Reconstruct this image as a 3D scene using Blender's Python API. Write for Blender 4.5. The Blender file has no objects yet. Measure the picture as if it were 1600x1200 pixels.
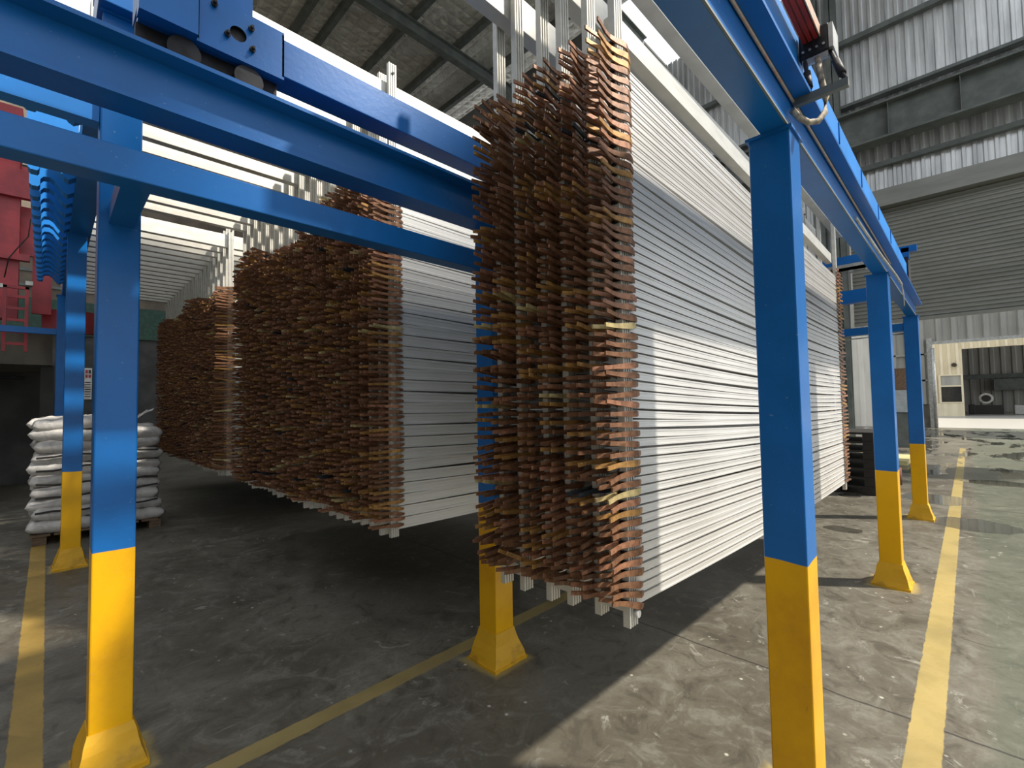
import bpy, bmesh, math, random
from mathutils import Vector, Matrix, noise
random.seed(7)
S = bpy.context.scene
COL = S.collection
# ---------------------------------------------------------------- camera
F = 720.0
camd = bpy.data.cameras.new('camera'); cam = bpy.data.objects.new('camera', camd); COL.objects.link(cam)
up = Vector((-285., 17500., -F)).normalized()
A = Vector((1515 - 800., 600 - 618., -F)); A = (A - A.dot(up) * up).normalized()
B = up.cross(A)
Rm = Matrix((A, B, up))            # camera space -> world
cam.matrix_world = Matrix.Translation((0, 0, 1.55)) @ Rm.to_4x4()
camd.sensor_width = 36; camd.lens = 36 * F / 1600; camd.clip_start = 0.05; camd.clip_end = 400
S.camera = cam
# ---------------------------------------------------------------- view, sky, sun
S.view_settings.view_transform = 'Standard'; S.view_settings.look = 'None'
S.view_settings.gamma = 1; S.view_settings.use_curve_mapping = False
S.view_settings.exposure = 0.0
W = bpy.data.worlds.new('world'); S.world = W; W.use_nodes = True
bg = W.node_tree.nodes['Background']
bg.inputs[0].default_value = (0.90, 0.95, 1.0, 1); bg.inputs[1].default_value = 1.25
sd = bpy.data.lights.new('sun', 'SUN'); sun = bpy.data.objects.new('sun', sd); COL.objects.link(sun)
sd.energy = 6.8; sd.angle = math.radians(2.2); sd.color = (1.0, 0.91, 0.78)
sun.rotation_euler = Vector((-0.75, 1.0, -1.45)).to_track_quat('-Z', 'Y').to_euler()
sun.location = (5, -8, 14)

# ---------------------------------------------------------------- helpers
class NT:
    def __init__(s, name):
        s.m = bpy.data.materials.new(name); s.m.use_nodes = True
        s.t = s.m.node_tree; s.n = s.t.nodes; s.b = s.n['Principled BSDF']
    def new(s, typ, **kw):
        n = s.n.new(typ)
        for k, v in kw.items(): setattr(n, k, v)
        return n
    def link(s, a, b): s.t.links.new(a, b)
    def val(s, sock, v):
        if hasattr(v, 'links') or hasattr(v, 'is_output'): s.link(v, sock)
        else: sock.default_value = v
    def math(s, op, a, b=0.0, c=0.0, clamp=False):
        n = s.new('ShaderNodeMath', operation=op, use_clamp=clamp)
        s.val(n.inputs[0], a); s.val(n.inputs[1], b)
        if op in ('MULTIPLY_ADD', 'SMOOTH_MIN', 'COMPARE'): s.val(n.inputs[2], c)
        return n.outputs[0]
    def step(s, x, a, b):          # smoothstep a..b -> 0..1
        n = s.new('ShaderNodeMapRange', interpolation_type='SMOOTHSTEP')
        s.val(n.inputs[0], x); n.inputs[1].default_value = a; n.inputs[2].default_value = b
        return n.outputs[0]
    def mix(s, f, a, b):
        n = s.new('ShaderNodeMix', data_type='RGBA')
        s.val(n.inputs[0], f)
        for i, v in ((6, a), (7, b)):
            if isinstance(v, tuple): n.inputs[i].default_value = v if len(v) == 4 else (*v, 1)
            else: s.link(v, n.inputs[i])
        return n.outputs[2]
    def noise(s, scale, detail=4, rough=.55, vec=None, dist=0.0):
        n = s.new('ShaderNodeTexNoise'); n.inputs['Scale'].default_value = scale
        n.inputs['Detail'].default_value = detail; n.inputs['Roughness'].default_value = rough
        n.inputs['Distortion'].default_value = dist
        if vec is not None: s.link(vec, n.inputs['Vector'])
        return n.outputs[0]
    def pos(s):
        return s.new('ShaderNodeNewGeometry').outputs['Position']
    def obj(s):
        return s.new('ShaderNodeTexCoord').outputs['Object']
    def scaled(s, v, sc):
        n = s.new('ShaderNodeMapping'); n.inputs['Scale'].default_value = sc; s.link(v, n.inputs['Vector']); return n.outputs[0]
    def bump(s, h, strength=.3, dist=.01):
        n = s.new('ShaderNodeBump'); n.inputs['Strength'].default_value = strength; n.inputs['Distance'].default_value = dist
        s.link(h, n.inputs['Height']); s.link(n.outputs[0], s.b.inputs['Normal'])
def simple(name, c1, c2=None, rough=.5, metal=0., scale=8., bump=0., spec=.5, detail=4, sc3=None, lo=.35, hi=.65, coat=0.):
    t = NT(name); c2 = c2 or tuple(x * .75 for x in c1)
    v = t.obj()
    if sc3: v = t.scaled(v, sc3)
    n = t.noise(scale, detail, vec=v)
    f = t.step(n, lo, hi)
    t.link(t.mix(f, c1, c2), t.b.inputs['Base Color'])
    t.b.inputs['Roughness'].default_value = rough; t.b.inputs['Metallic'].default_value = metal
    t.b.inputs['Specular IOR Level'].default_value = spec
    t.b.inputs['Coat Weight'].default_value = coat
    if bump: t.bump(n, bump)
    return t.m

def newbm(): return bmesh.new()
def bx(bm, x0, x1, y0, y1, z0, z1, rot=None, mi=0):
    vs = [bm.verts.new((x, y, z)) for x in (x0, x1) for y in (y0, y1) for z in (z0, z1)]
    if rot:
        M, o = rot
        for v in vs: v.co = o + M @ (v.co - o)
    for q in ((0, 1, 3, 2), (4, 6, 7, 5), (0, 4, 5, 1), (2, 3, 7, 6), (0, 2, 6, 4), (1, 5, 7, 3)):
        f = bm.faces.new([vs[i] for i in q]); f.material_index = mi
    return vs
def frustum(bm, cx, cy, z0, z1, a0, a1, mi=0):
    lo = [bm.verts.new((cx + sx * a0, cy + sy * a0, z0)) for sx, sy in ((-1, -1), (1, -1), (1, 1), (-1, 1))]
    hi = [bm.verts.new((cx + sx * a1, cy + sy * a1, z1)) for sx, sy in ((-1, -1), (1, -1), (1, 1), (-1, 1))]
    bm.faces.new(lo[::-1]).material_index = mi; bm.faces.new(hi).material_index = mi
    for i in range(4):
        j = (i + 1) % 4
        bm.faces.new((lo[i], lo[j], hi[j], hi[i])).material_index = mi
def prism(bm, pts, axis, a, b):
    """polygon pts (2-D) extruded along axis from a to b"""
    def P(p, t):
        if axis == 'x': return (t, p[0], p[1])
        if axis == 'y': return (p[0], t, p[1])
        return (p[0], p[1], t)
    lo = [bm.verts.new(P(p, a)) for p in pts]; hi = [bm.verts.new(P(p, b)) for p in pts]
    fs = [bm.faces.new(lo), bm.faces.new(hi[::-1])]
    n = len(pts)
    for i in range(n):
        j = (i + 1) % n
        fs.append(bm.faces.new((lo[i], hi[i], hi[j], lo[j])))
    return fs
def cyl(bm, p0, p1, r, n=14, r1=None):
    p0 = Vector(p0); p1 = Vector(p1); d = (p1 - p0); q = d.to_track_quat('Z', 'Y'); r1 = r if r1 is None else r1
    lo = []; hi = []
    for i in range(n):
        a = 2 * math.pi * i / n; v = Vector((math.cos(a), math.sin(a), 0))
        lo.append(bm.verts.new(p0 + q @ (v * r))); hi.append(bm.verts.new(p1 + q @ (v * r1)))
    bm.faces.new(lo[::-1]); bm.faces.new(hi)
    for i in range(n):
        j = (i + 1) % n
        f = bm.faces.new((lo[i], lo[j], hi[j], hi[i])); f.smooth = True
def tube(bm, pts, r, n=8):
    pts = [Vector(p) for p in pts]; rings = []
    for i, p in enumerate(pts):
        a = pts[max(i - 1, 0)]; b = pts[min(i + 1, len(pts) - 1)]
        q = (b - a).to_track_quat('Z', 'Y')
        rings.append([bm.verts.new(p + q @ Vector((r * math.cos(2 * math.pi * k / n), r * math.sin(2 * math.pi * k / n), 0))) for k in range(n)])
    for i in range(len(rings) - 1):
        for k in range(n):
            j = (k + 1) % n
            f = bm.faces.new((rings[i][k], rings[i][j], rings[i + 1][j], rings[i + 1][k])); f.smooth = True
    bm.faces.new(rings[0][::-1]); bm.faces.new(rings[-1])
def obj(name, bm, mats, parent=None, loc=None, bevel=0.):
    bmesh.ops.recalc_face_normals(bm, faces=bm.faces[:])
    me = bpy.data.meshes.new(name); bm.to_mesh(me); bm.free()
    o = bpy.data.objects.new(name, me); COL.objects.link(o)
    for m in (mats if isinstance(mats, (list, tuple)) else [mats]): me.materials.append(m)
    if parent: o.parent = parent
    if loc: o.location = loc
    if bevel:
        md = o.modifiers.new('bevel', 'BEVEL'); md.width = bevel; md.segments = 2; md.limit_method = 'ANGLE'
    return o
def tag(o, label, cat, group=None, kind=None):
    o['label'] = label; o['category'] = cat
    if group: o['group'] = group
    if kind: o['kind'] = kind
    return o
def thing(name, label, cat, loc=(0, 0, 0), group=None):
    o = bpy.data.objects.new(name, None); COL.objects.link(o); o.location = loc; o.empty_display_size = .1
    return tag(o, label, cat, group)
def part(name, bm, mats, parent, bevel=0.):
    """mesh given in world coordinates, parented to an unrotated Empty"""
    bmesh.ops.translate(bm, verts=bm.verts[:], vec=-Vector(parent.location))
    return obj(name, bm, mats, parent, bevel=bevel)
def sub(name, bm, mats, root, parent, bevel=0.):
    """sub-part: mesh in world coordinates, parented to a part of root"""
    bmesh.ops.translate(bm, verts=bm.verts[:], vec=-Vector(root.location))
    return obj(name, bm, mats, parent, bevel=bevel)
def struct(name, bm, mats, bevel=0.):
    o = obj(name, bm, mats, bevel=bevel); o['kind'] = 'structure'; return o

# ---------------------------------------------------------------- materials
BLUE = (0.006, 0.135, 0.45); YEL = (0.80, 0.42, 0.004)
def paint_mat(name, base, rough=.3, post=False):
    t = NT(name); p = t.pos()
    n = t.noise(3.0, 5, vec=p); n2 = t.noise(60, 3, vec=p)
    c = t.mix(t.step(n, .3, .75), base, tuple(x * .8 for x in base))
    if post:
        sep = t.new('ShaderNodeSeparateXYZ'); t.link(p, sep.inputs[0])
        wob = t.noise(2.2, 2, vec=p)
        h = t.math('ADD', sep.outputs[2], t.math('MULTIPLY', t.math('SUBTRACT', wob, .5), .05))
        yel = t.mix(t.step(t.noise(1.7, 6, .7, vec=p), .45, .8), YEL, (0.62, 0.30, .01))
        grime = t.step(t.noise(9, 6, .75, vec=t.scaled(p, (1, 1, .35))), .66, .72)
        low = t.step(sep.outputs[2], .75, .1)
        yel = t.mix(t.math('MULTIPLY', grime, low), yel, (.16, .08, .02))
        c = t.mix(t.step(h, .943, .947), yel, c)
    speck = t.step(n2, .70, .74)
    c = t.mix(t.math('MULTIPLY', speck, .25), c, (.35, .45, .55))
    t.link(c, t.b.inputs['Base Color'])
    t.b.inputs['Roughness'].default_value = rough
    t.b.inputs['Specular IOR Level'].default_value = .35
    t.bump(t.noise(35, 3, vec=p), .12, .004)
    return t.m
M_post = paint_mat('post_paint', BLUE, .28, True)
M_blue = paint_mat('blue_paint', BLUE, .33)
M_bluelt = paint_mat('bright_and_sunlit_blue', (0.02, 0.24, 0.72), .4)  # rail and hook colour, also used to imitate sun on one end beam
M_yel = simple('yellow_plinth_paint', (0.66, 0.36, .01), (.30, .17, .02), .6, scale=7, bump=.4, detail=8, lo=.5, hi=.75)
def metal_mat(name, base, rough=.38, metal=.75, streak=(1, 1, 14)):
    t = NT(name); p = t.pos()
    n = t.noise(6, 5, vec=t.scaled(p, streak)); n2 = t.noise(2.5, 4, vec=p)
    c = t.mix(t.step(n, .35, .7), base, tuple(x * .86 for x in base))
    c = t.mix(t.math('MULTIPLY', t.step(n2, .4, .75), .35), c, tuple(x * .72 for x in base))
    t.link(c, t.b.inputs['Base Color']); t.b.inputs['Metallic'].default_value = metal
    t.b.inputs['Roughness'].default_value = rough
    return t.m
M_prof = metal_mat('matt_anodised_aluminium', (.74, .73, .71), .42, .45, (.3, 1, 30))
M_prof2 = metal_mat('grey_aluminium', (.74, .75, .74), .42, .4, (.3, 1, 30))
M_bar = metal_mat('dull_aluminium_bar', (.70, .69, .64), .5, .35, (1, 1, 3))
M_steel = simple('galvanised_steel', (.50, .51, .50), (.36, .37, .37), .45, .6, 12)
M_dark = simple('dark_grease_steel', (.03, .03, .035), (.012, .01, .01), .6, .4, 10, .3)
M_rail = simple('rail_steel', (.10, .075, .055), (.04, .03, .025), .45, .7, 14)
def copper(name, c1, c2, rough=.45, metal=.35):
    t = NT(name); r = t.new('ShaderNodeObjectInfo').outputs['Random']; p = t.pos()
    n = t.noise(45, 4, vec=p); nn = t.noise(7, 3, vec=p)
    c = t.mix(t.step(n, .35, .7), c1, c2)
    c = t.mix(t.math('MULTIPLY', t.step(nn, .45, .7), .5), c, tuple(x * .5 for x in c1))
    t.link(c, t.b.inputs['Base Color']); t.b.inputs['Roughness'].default_value = rough; t.b.inputs['Metallic'].default_value = metal
    t.bump(n, .25, .002)
    return t.m
M_cu = copper('oxidised_copper', (.27, .132, .068), (.14, .068, .038))
M_cu2 = copper('pinkish_copper', (.42, .20, .115), (.20, .095, .055))
M_brass = copper('brassy_yellow', (.48, .26, .08), (.26, .14, .05))
M_pale = copper('pale_brass', (.62, .50, .24), (.40, .32, .16))
M_blk = copper('blackened_copper', (.035, .045, .055), (.02, .022, .028))
CUS = [M_cu, M_cu2, M_brass, M_pale, M_blk]
CUNAME = ['brown copper', 'pinkish copper', 'golden brass', 'pale brass', 'blackened']
def pickcu():
    r = random.random()
    return 0 if r < .62 else 1 if r < .82 else 2 if r < .95 else 3 if r < .98 else 4
M_red = simple('red_paint', (.42, .035, .045), (.26, .02, .03), .45, 0, 3, .1)
M_redbar = simple('red_insulation', (.45, .035, .02), (.25, .02, .015), .5, 0, 6)
M_white = simple('white_plastic', (.75, .74, .70), (.55, .54, .5), .5)
M_rope = simple('worn_orange_pipe', (.50, .26, .16), (.42, .38, .33), .5, .2, 20, sc3=(2, 1, 1))
M_cable = simple('grimy_beige_cable', (.42, .36, .27), (.16, .13, .10), .7, 0, 40, .3)
M_black = simple('black_plastic', (.022, .02, .018), (.012, .011, .01), .55)
M_wood = simple('pallet_wood', (.20, .13, .08), (.10, .07, .045), .8, 0, 6, .3, sc3=(1, 8, 8))
M_pipe = simple('dark_pipe', (.05, .05, .05), (.02, .02, .02), .5, .3)
M_steelgrey = simple('grey_primer_steel', (.16, .18, .17), (.11, .125, .12), .55, 0, 3)
M_conc = None

def floor_mat():
    t = NT('workshop_concrete'); p = t.pos()
    sep = t.new('ShaderNodeSeparateXYZ'); t.link(p, sep.inputs[0]); x, y = sep.outputs[0], sep.outputs[1]
    n1 = t.noise(.9, 7, .62, vec=p, dist=.6); n2 = t.noise(5, 7, .7, vec=p, dist=1.2); n3 = t.noise(38, 5, .65, vec=p)
    c = t.mix(t.step(n1, .35, .68), (.080, .070, .052), (.150, .140, .112))
    c = t.mix(t.math('MULTIPLY', t.step(n2, .50, .66), .6), c, (.19, .19, .16))
    c = t.mix(t.math('MULTIPLY', t.step(n2, .48, .36), .6), c, (.045, .04, .03))
    c = t.mix(t.math('MULTIPLY', t.step(n3, .45, .7), .35), c, (.07, .065, .055))
    # green-grey old coating to the right of the walkway line
    green = t.math('MULTIPLY', t.step(t.math('ADD', y, t.math('MULTIPLY', n1, .3)), .2, .1), .5)
    c = t.mix(green, c, (.085, .11, .078))
    # white splashes and spots
    spl = t.step(t.noise(2.3, 9, .72, vec=p, dist=2.0), .60, .66)
    c = t.mix(t.math('MULTIPLY', spl, .45), c, (.38, .38, .33))
    vor = t.new('ShaderNodeTexVoronoi'); vor.inputs['Scale'].default_value = 11; t.link(p, vor.inputs['Vector'])
    dots = t.math('MULTIPLY', t.step(vor.outputs['Distance'], .13, .06), t.step(t.noise(3.1, 2, vec=p), .53, .60))
    c = t.mix(t.math('MULTIPLY', dots, .7), c, (.55, .54, .47))
    # trowel scratches
    w = t.noise(7, 6, .7, vec=t.scaled(p, (.35, 5, 1)), dist=.5)
    c = t.mix(t.math('MULTIPLY', t.step(w, .62, .70), .3), c, (.30, .30, .26))
    # expansion joint
    jn = t.math('MULTIPLY', t.math('SUBTRACT', t.noise(3, 4, vec=p), .5), .05)
    jx = t.math('ABSOLUTE', t.math('ADD', t.math('SUBTRACT', x, 2.95), jn))
    jx2 = t.math('ABSOLUTE', t.math('ADD', t.math('SUBTRACT', x, 9.0), jn))
    c = t.mix(t.math('MULTIPLY', t.step(jx, .010, .004), .85), c, (.025, .022, .02))
    c = t.mix(t.math('MULTIPLY', t.step(jx2, .016, .008), .8), c, (.025, .022, .02))
    # yellow walkway lines
    en = t.math('MULTIPLY', t.math('SUBTRACT', t.noise(12, 5, .7, vec=p), .5), .022)
    def line(c, coord, mid, half, lo=None, hi=None, other=None, col=(.40, .31, .11), amt=.93, e=None):
        d = t.math('SUBTRACT', t.math('ABSOLUTE', t.math('SUBTRACT', coord, mid)), half)
        d = t.math('ADD', d, en if e is None else e)
        f = t.step(d, .003, -.003)
        if lo is not None: f = t.math('MULTIPLY', f, t.step(other, lo - .02, lo + .02))
        if hi is not None: f = t.math('MULTIPLY', f, t.step(other, hi + .02, hi - .02))
        wear = t.step(t.noise(4, 8, .75, vec=p), .42, .30)
        f = t.math('MULTIPLY', f, t.math('SUBTRACT', amt, t.math('MULTIPLY', wear, .5)))
        cc = t.mix(t.step(t.noise(2, 4, vec=p), .4, .7), col, tuple(q * .72 for q in col))
        return t.mix(f, c, cc)
    c = line(c, y, .205, .060, -9, 19, x)
    c = line(c, y, 2.355, .052, -9, 6.5, x, (.30, .23, .085))
    c = line(c, x, -.045, .058, -2, 8.6, y, (.38, .25, .055))
    # paint spilled round the post feet
    for (px, py) in POSTS:
        dx = t.math('ABSOLUTE', t.math('SUBTRACT', x, px)); dy = t.math('ABSOLUTE', t.math('SUBTRACT', y, py))
        d = t.math('SUBTRACT', t.math('MAXIMUM', dx, dy), .165)
        d = t.math('ADD', d, t.math('MULTIPLY', t.math('SUBTRACT', t.noise(6, 4, vec=p), .5), .08))
        c = t.mix(t.math('MULTIPLY', t.step(d, .015, -.03), .8), c, (.34, .27, .10))
    # puddles (dark, mirror smooth)
    pn = t.math('MULTIPLY', t.math('SUBTRACT', t.noise(2.2, 5, .6, vec=p), .5), 1.1)
    pud = None
    for (ex, ey, rx, ry) in PUDDLES:
        a = t.math('DIVIDE', t.math('SUBTRACT', x, ex), rx); b = t.math('DIVIDE', t.math('SUBTRACT', y, ey), ry)
        d = t.math('ADD', t.math('SQRT', t.math('ADD', t.math('MULTIPLY', a, a), t.math('MULTIPLY', b, b))), pn)
        f = t.step(d, 1.02, .95)
        pud = f if pud is None else t.math('MAXIMUM', pud, f)
    far = t.math('MULTIPLY', t.step(t.noise(.9, 7, .6, vec=t.scaled(p, (.55, 1.7, 1))), .53, .56), t.step(x, 11, 14.5))
    far = t.math('MULTIPLY', far, t.step(x, 31, 29))
    pud = t.math('MAXIMUM', pud, far)
    c = t.mix(t.math('MULTIPLY', pud, .62), c, (.045, .045, .04))
    # pale outdoor paving beyond the last door
    c = t.mix(t.step(x, 30.9, 31.0), c, (.42, .41, .38))
    t.link(c, t.b.inputs['Base Color'])
    r = t.math('ADD', .34, t.math('MULTIPLY', n2, .35))
    r = t.math('SUBTRACT', r, t.math('MULTIPLY', t.step(x, 4, 16), .12))
    r = t.math('MULTIPLY', r, t.math('SUBTRACT', 1, t.math('MULTIPLY', pud, .93)))
    t.link(r, t.b.inputs['Roughness'])
    hb = t.math('ADD', t.math('MULTIPLY', n2, .5), t.math('MULTIPLY', n3, .25))
    hb = t.math('MULTIPLY', hb, t.math('SUBTRACT', 1, pud))
    t.bump(hb, .35, .012)
    return t.m
def foil_mat():
    t = NT('foil_roof_insulation'); p = t.pos()
    n = t.noise(1.6, 6, .7, vec=p, dist=1.5); n2 = t.noise(.5, 4, vec=p)
    c = t.mix(t.step(n, .3, .7), (.66, .65, .60), (.92, .91, .85))
    c = t.mix(t.math('MULTIPLY', t.step(n2, .4, .7), .5), c, (.34, .30, .26))
    t.link(c, t.b.inputs['Base Color']); t.b.inputs['Metallic'].default_value = .35; t.b.inputs['Roughness'].default_value = .42
    sep = t.new('ShaderNodeSeparateXYZ'); t.link(p, sep.inputs[0])
    def quilt(a):
        return t.math('ABSOLUTE', t.math('SINE', t.math('MULTIPLY', a, 7.5)))
    h = t.math('MINIMUM', quilt(sep.outputs[0]), quilt(sep.outputs[1]))
    h = t.math('ADD', t.math('MULTIPLY', h, .5), t.math('MULTIPLY', n, 1.4))
    t.bump(h, .8, .12)
    return t.m
def clad_mat(name, c1, c2, rough=.45, metal=.4, streak=(1.5, 1.5, .12)):
    t = NT(name); p = t.pos()
    n = t.noise(2.5, 5, .65, vec=t.scaled(p, streak)); n2 = t.noise(.6, 4, vec=p)
    c = t.mix(t.step(n, .3, .72), c1, c2)
    c = t.mix(t.math('MULTIPLY', t.step(n2, .5, .75), .3), c, tuple(q * .6 for q in c2))
    t.link(c, t.b.inputs['Base Color']); t.b.inputs['Roughness'].default_value = rough; t.b.inputs['Metallic'].default_value = metal
    return t.m
M_clad = clad_mat('zinc_corrugated_cladding', (.90, .91, .92), (.50, .51, .52), .33, .5)
M_shut = clad_mat('grey_shutter_steel', (.33, .335, .31), (.24, .245, .225), .45, .3, (.5, .15, 1))
M_cream = clad_mat('cream_cladding', (.80, .72, .54), (.66, .58, .42), .6, 0.)
M_greyclad = clad_mat('dull_grey_cladding', (.40, .39, .36), (.30, .30, .28), .6, .1)
M_conc = simple('stained_concrete', (.17, .16, .13), (.10, .095, .08), .85, 0, 2.5, .3, detail=8, sc3=(1, 1, .5))
M_green = simple('dark_green_paint', (.03, .09, .06), (.02, .06, .045), .6)
M_backwall = simple('back_wall_grime', (.085, .085, .08), (.05, .05, .048), .85, 0, 1.5)

# ---------------------------------------------------------------- key positions
POSTS = [(2.03, .515), (4.96, .515), (7.86, .50), (1.955, 2.105), (.215, 2.735), (.185, 6.41), (.15, 9.95)]
PUDDLES = [(6.62, 1.13, .16, .22), (7.85, .05, .38, .42), (9.45, .42, .42, .40), (9.0, 1.42, .2, .15), (10.6, -.9, .5, .3), (11.8, -.4, .35, .6), (12.8, .9, .5, .5)]

# ---------------------------------------------------------------- setting
bm = newbm(); bx(bm, -12, 110, -30, 40, -.2, 0); struct('floor', bm, floor_mat())

def corrugated_x(name, X, y0, y1, z0, z1, pitch=.19, depth=.04, mat=None, holes=()):
    """sheet facing -X with vertical ribs"""
    bm = newbm(); y = y0; prof = []
    while y < y1:
        for fy, d in ((0, 0), (.30, 0), (.42, 1), (.72, 1), (.84, 0)):
            yy = y + fy * pitch
            if yy <= y1: prof.append((X - d * depth, yy))
        y += pitch
    prof.append((X, y1))
    top = [bm.verts.new((a, b, z1)) for a, b in prof]; bot = [bm.verts.new((a, b, z0)) for a, b in prof]
    for i in range(len(prof) - 1): bm.faces.new((bot[i], bot[i + 1], top[i + 1], top[i]))
    bt = [bm.verts.new((X + .03, b, z1)) for a, b in (prof[0], prof[-1])]; bb = [bm.verts.new((X + .03, b, z0)) for a, b in (prof[0], prof[-1])]
    bm.faces.new((bb[0], bb[1], bt[1], bt[0])); bm.faces.new((top[0], bt[0], bb[0], bot[0])); bm.faces.new((top[-1], bot[-1], bb[1], bt[1]))
    return struct(name, bm, mat or M_clad)
# far wall of this hall (x = 16) with the big roller shutter half lowered
corrugated_x('wall_east', 16.0, -5.0, 2.25, 7.05, 14.0)
corrugated_x('wall_east_upper', 16.0, 2.25, 23.9, 4.6, 14.0)
bm = newbm(); pitch = .105; z = 3.60; pts = []
while z < 6.9:
    pts += [(15.87, z), (15.835, z + .025), (15.835, z + .055), (15.87, z + .085)]; z += pitch
pts.append((15.87, z)); back = [(15.90, z), (15.90, 3.60)]
prism(bm, pts + back, 'y', -5.0, 2.2); dr = struct('door_1', bm, M_shut)
bm = newbm(); bx(bm, 15.82, 15.92, -5.0, 2.2, 3.52, 3.60); o = obj('bottom_rail', bm, M_shut, dr)
bm = newbm(); bx(bm, 15.55, 15.95, -5, 2.3, 6.62, 7.08); struct('trim_1', bm, M_shut)        # shutter hood
for i, (z0, z1, xx) in enumerate(((7.80, 7.93, 15.80), (11.58, 11.72, 15.78), (9.72, 9.80, 15.7))):
    bm = newbm(); bx(bm, xx, 15.95, -5, 15.4 if i != 2 else 15.4, z0, z1); struct('trim_%d' % (2 + i), bm, M_steelgrey)
# crane-rail girder in front of the cladding
g = thing('wall_girder', 'long grey steel girder with stiffeners running along the corrugated wall above the shutter', 'girder', (15.4, 3, 8.7))
bm = newbm(); bx(bm, 15.36, 15.39, -5, 15.2, 8.32, 9.22); part('web', bm, M_steelgrey, g)
bm = newbm(); bx(bm, 15.15, 15.6, -5, 15.2, 9.20, 9.25); part('top_flange', bm, M_steelgrey, g)
bm = newbm(); bx(bm, 15.15, 15.6, -5, 15.2, 8.28, 8.33); part('bottom_flange', bm, M_steelgrey, g)
for y in [-4.2 + 1.35 * k for k in range(14)]:
    bm = newbm(); bx(bm, 15.2, 15.36, y, y + .015, 8.33, 9.20); part('stiffener', bm, M_steelgrey, g)
# columns by the shutter and wall of the side bay
def hcol(bm, x, y, w, z0, z1):
    bx(bm, x - w / 2, x - w / 2 + .02, y - w / 2, y + w / 2, z0, z1); bx(bm, x + w / 2 - .02, x + w / 2, y - w / 2, y + w / 2, z0, z1)
    bx(bm, x - w / 2, x + w / 2, y - .01, y + .01, z0, z1)
for k, (yy, lab) in enumerate(((2.40, 'dark grey steel column behind the right end of the nearest rack'), (2.85, 'second dark grey steel column, hidden closer behind the racks'),)):
    bm = newbm(); hcol(bm, 15.6, yy, .26, 0, 14.4); o = obj('steel_column', bm, M_steelgrey); tag(o, lab, 'column', 'dark columns beside the roller shutter')
corrugated_x('wall_bay', 16.0, 3.0, 23.9, 0, 4.6, mat=M_greyclad)
# end wall of the next bay, x = 31, with a tall opening
corrugated_x('wall_end', 31.0, 1.30, 12, 1.15, 14.0, .55, .14, M_greyclad)
corrugated_x('wall_end_lintel', 31.0, -12, 1.30, 4.22, 14.0, .55, .14, M_greyclad)
bm = newbm(); bx(bm, 30.95, 31.15, 1.30, 12, 0, 1.15); struct('wall_end_base', bm, M_conc)
bm = newbm(); bx(bm, 30.7, 30.95, 1.22, 1.42, 0, 4.4); bx(bm, 30.72, 30.9, -12, 1.42, 4.10, 4.24); struct('trim_5', bm, M_steel)
bm = newbm(); bx(bm, 30.86, 30.94, 1.42, 12, 3.6, 3.68); bx(bm, 30.86, 30.94, 1.42, 12, 2.3, 2.38); struct('trim_6', bm, M_greyclad)
corrugated_x('wall_end_sunlit_white', 30.75, 3.3, 7, 0, 5.2, .5, .06, simple('sunlit_white_cladding', (.80, .78, .72), (.62, .60, .55), .6, 0, 1.2, sc3=(1, 1, .2)))  # white-cream cladding, whitened to stand in for sunlight on the end wall
# building across the yard, x = 49
corrugated_x('wall_opposite', 49.0, 1.60, 14, 1.0, 12.0, .45, .14, M_cream)
corrugated_x('wall_opposite_jamb', 49.0, .30, 1.60, 3.15, 12.0, .45, .14, M_cream)
corrugated_x('wall_opposite_lintel', 49.0, -14, .30, 5.1, 9.5, .45, .14, M_cream)
bm = newbm(); bx(bm, 48.9, 49.1, .30, 14, 0, 1.0); struct('wall_opposite_base', bm, M_cream)
# office window in that building
bm = newbm()
for (a, b, c, d) in ((.30, .42, 1.0, 3.2), (1.55, 1.67, 1.0, 3.2), (.42, 1.55, 1.0, 1.08), (.42, 1.55, 2.25, 2.35), (.42, 1.55, 3.1, 3.2)):
    bx(bm, 48.85, 48.98, a, b, c, d)
wn = struct('window_1', bm, simple('cream_window_frame', (.75, .68, .5), (.7, .62, .45), .6))
bm = newbm(); bx(bm, 48.94, 48.96, .42, 1.55, 1.08, 2.25); obj('pane', bm, simple('dark_glass', (.03, .03, .03), (.02, .02, .02), .1), wn)
bm = newbm(); bx(bm, 48.94, 48.96, .42, 1.55, 2.35, 3.10); obj('blind', bm, M_greyclad, wn)
# dim interior behind the opposite doorway
corrugated_x('wall_inner', 62.0, -16, 4, 0, 9, .7, .1, M_greyclad)
bm = newbm(); bx(bm, 49.1, 62.5, -16, 4, 9.0, 9.2); struct('ceiling_opposite', bm, M_backwall)
bm = newbm(); bx(bm, 49.1, 62, 3.9, 4.0, 0, 9); struct('wall_inner_side', bm, M_backwall)
# wall behind the camera
bm = newbm(); bx(bm, -12.2, -12, -14, 24.2, 0, 16); struct('wall_west', bm, M_backwall)
# back wall (y = 17) left
bm = newbm(); bx(bm, -12, 16, 24.0, 24.2, 0, 4.37); struct('wall_back', bm, M_backwall)
bm = newbm(); bx(bm, -12, 16, 23.9, 24.2, 4.37, 5.65); struct('trim_7', bm, M_green)
bm = newbm(); bx(bm, -12, 16, 24.0, 24.2, 5.65, 16); struct('wall_back_upper', bm, simple('brown_sheeting', (.22, .18, .14), (.14, .115, .09), .8, 0, 1.2))
for i in range(10):
    bm = newbm(); bx(bm, -12, 4.5, 23.93, 24.0, 6.05 + .55 * i, 6.15 + .55 * i); struct('trim_%d' % (8 + i), bm, M_steelgrey)
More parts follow.
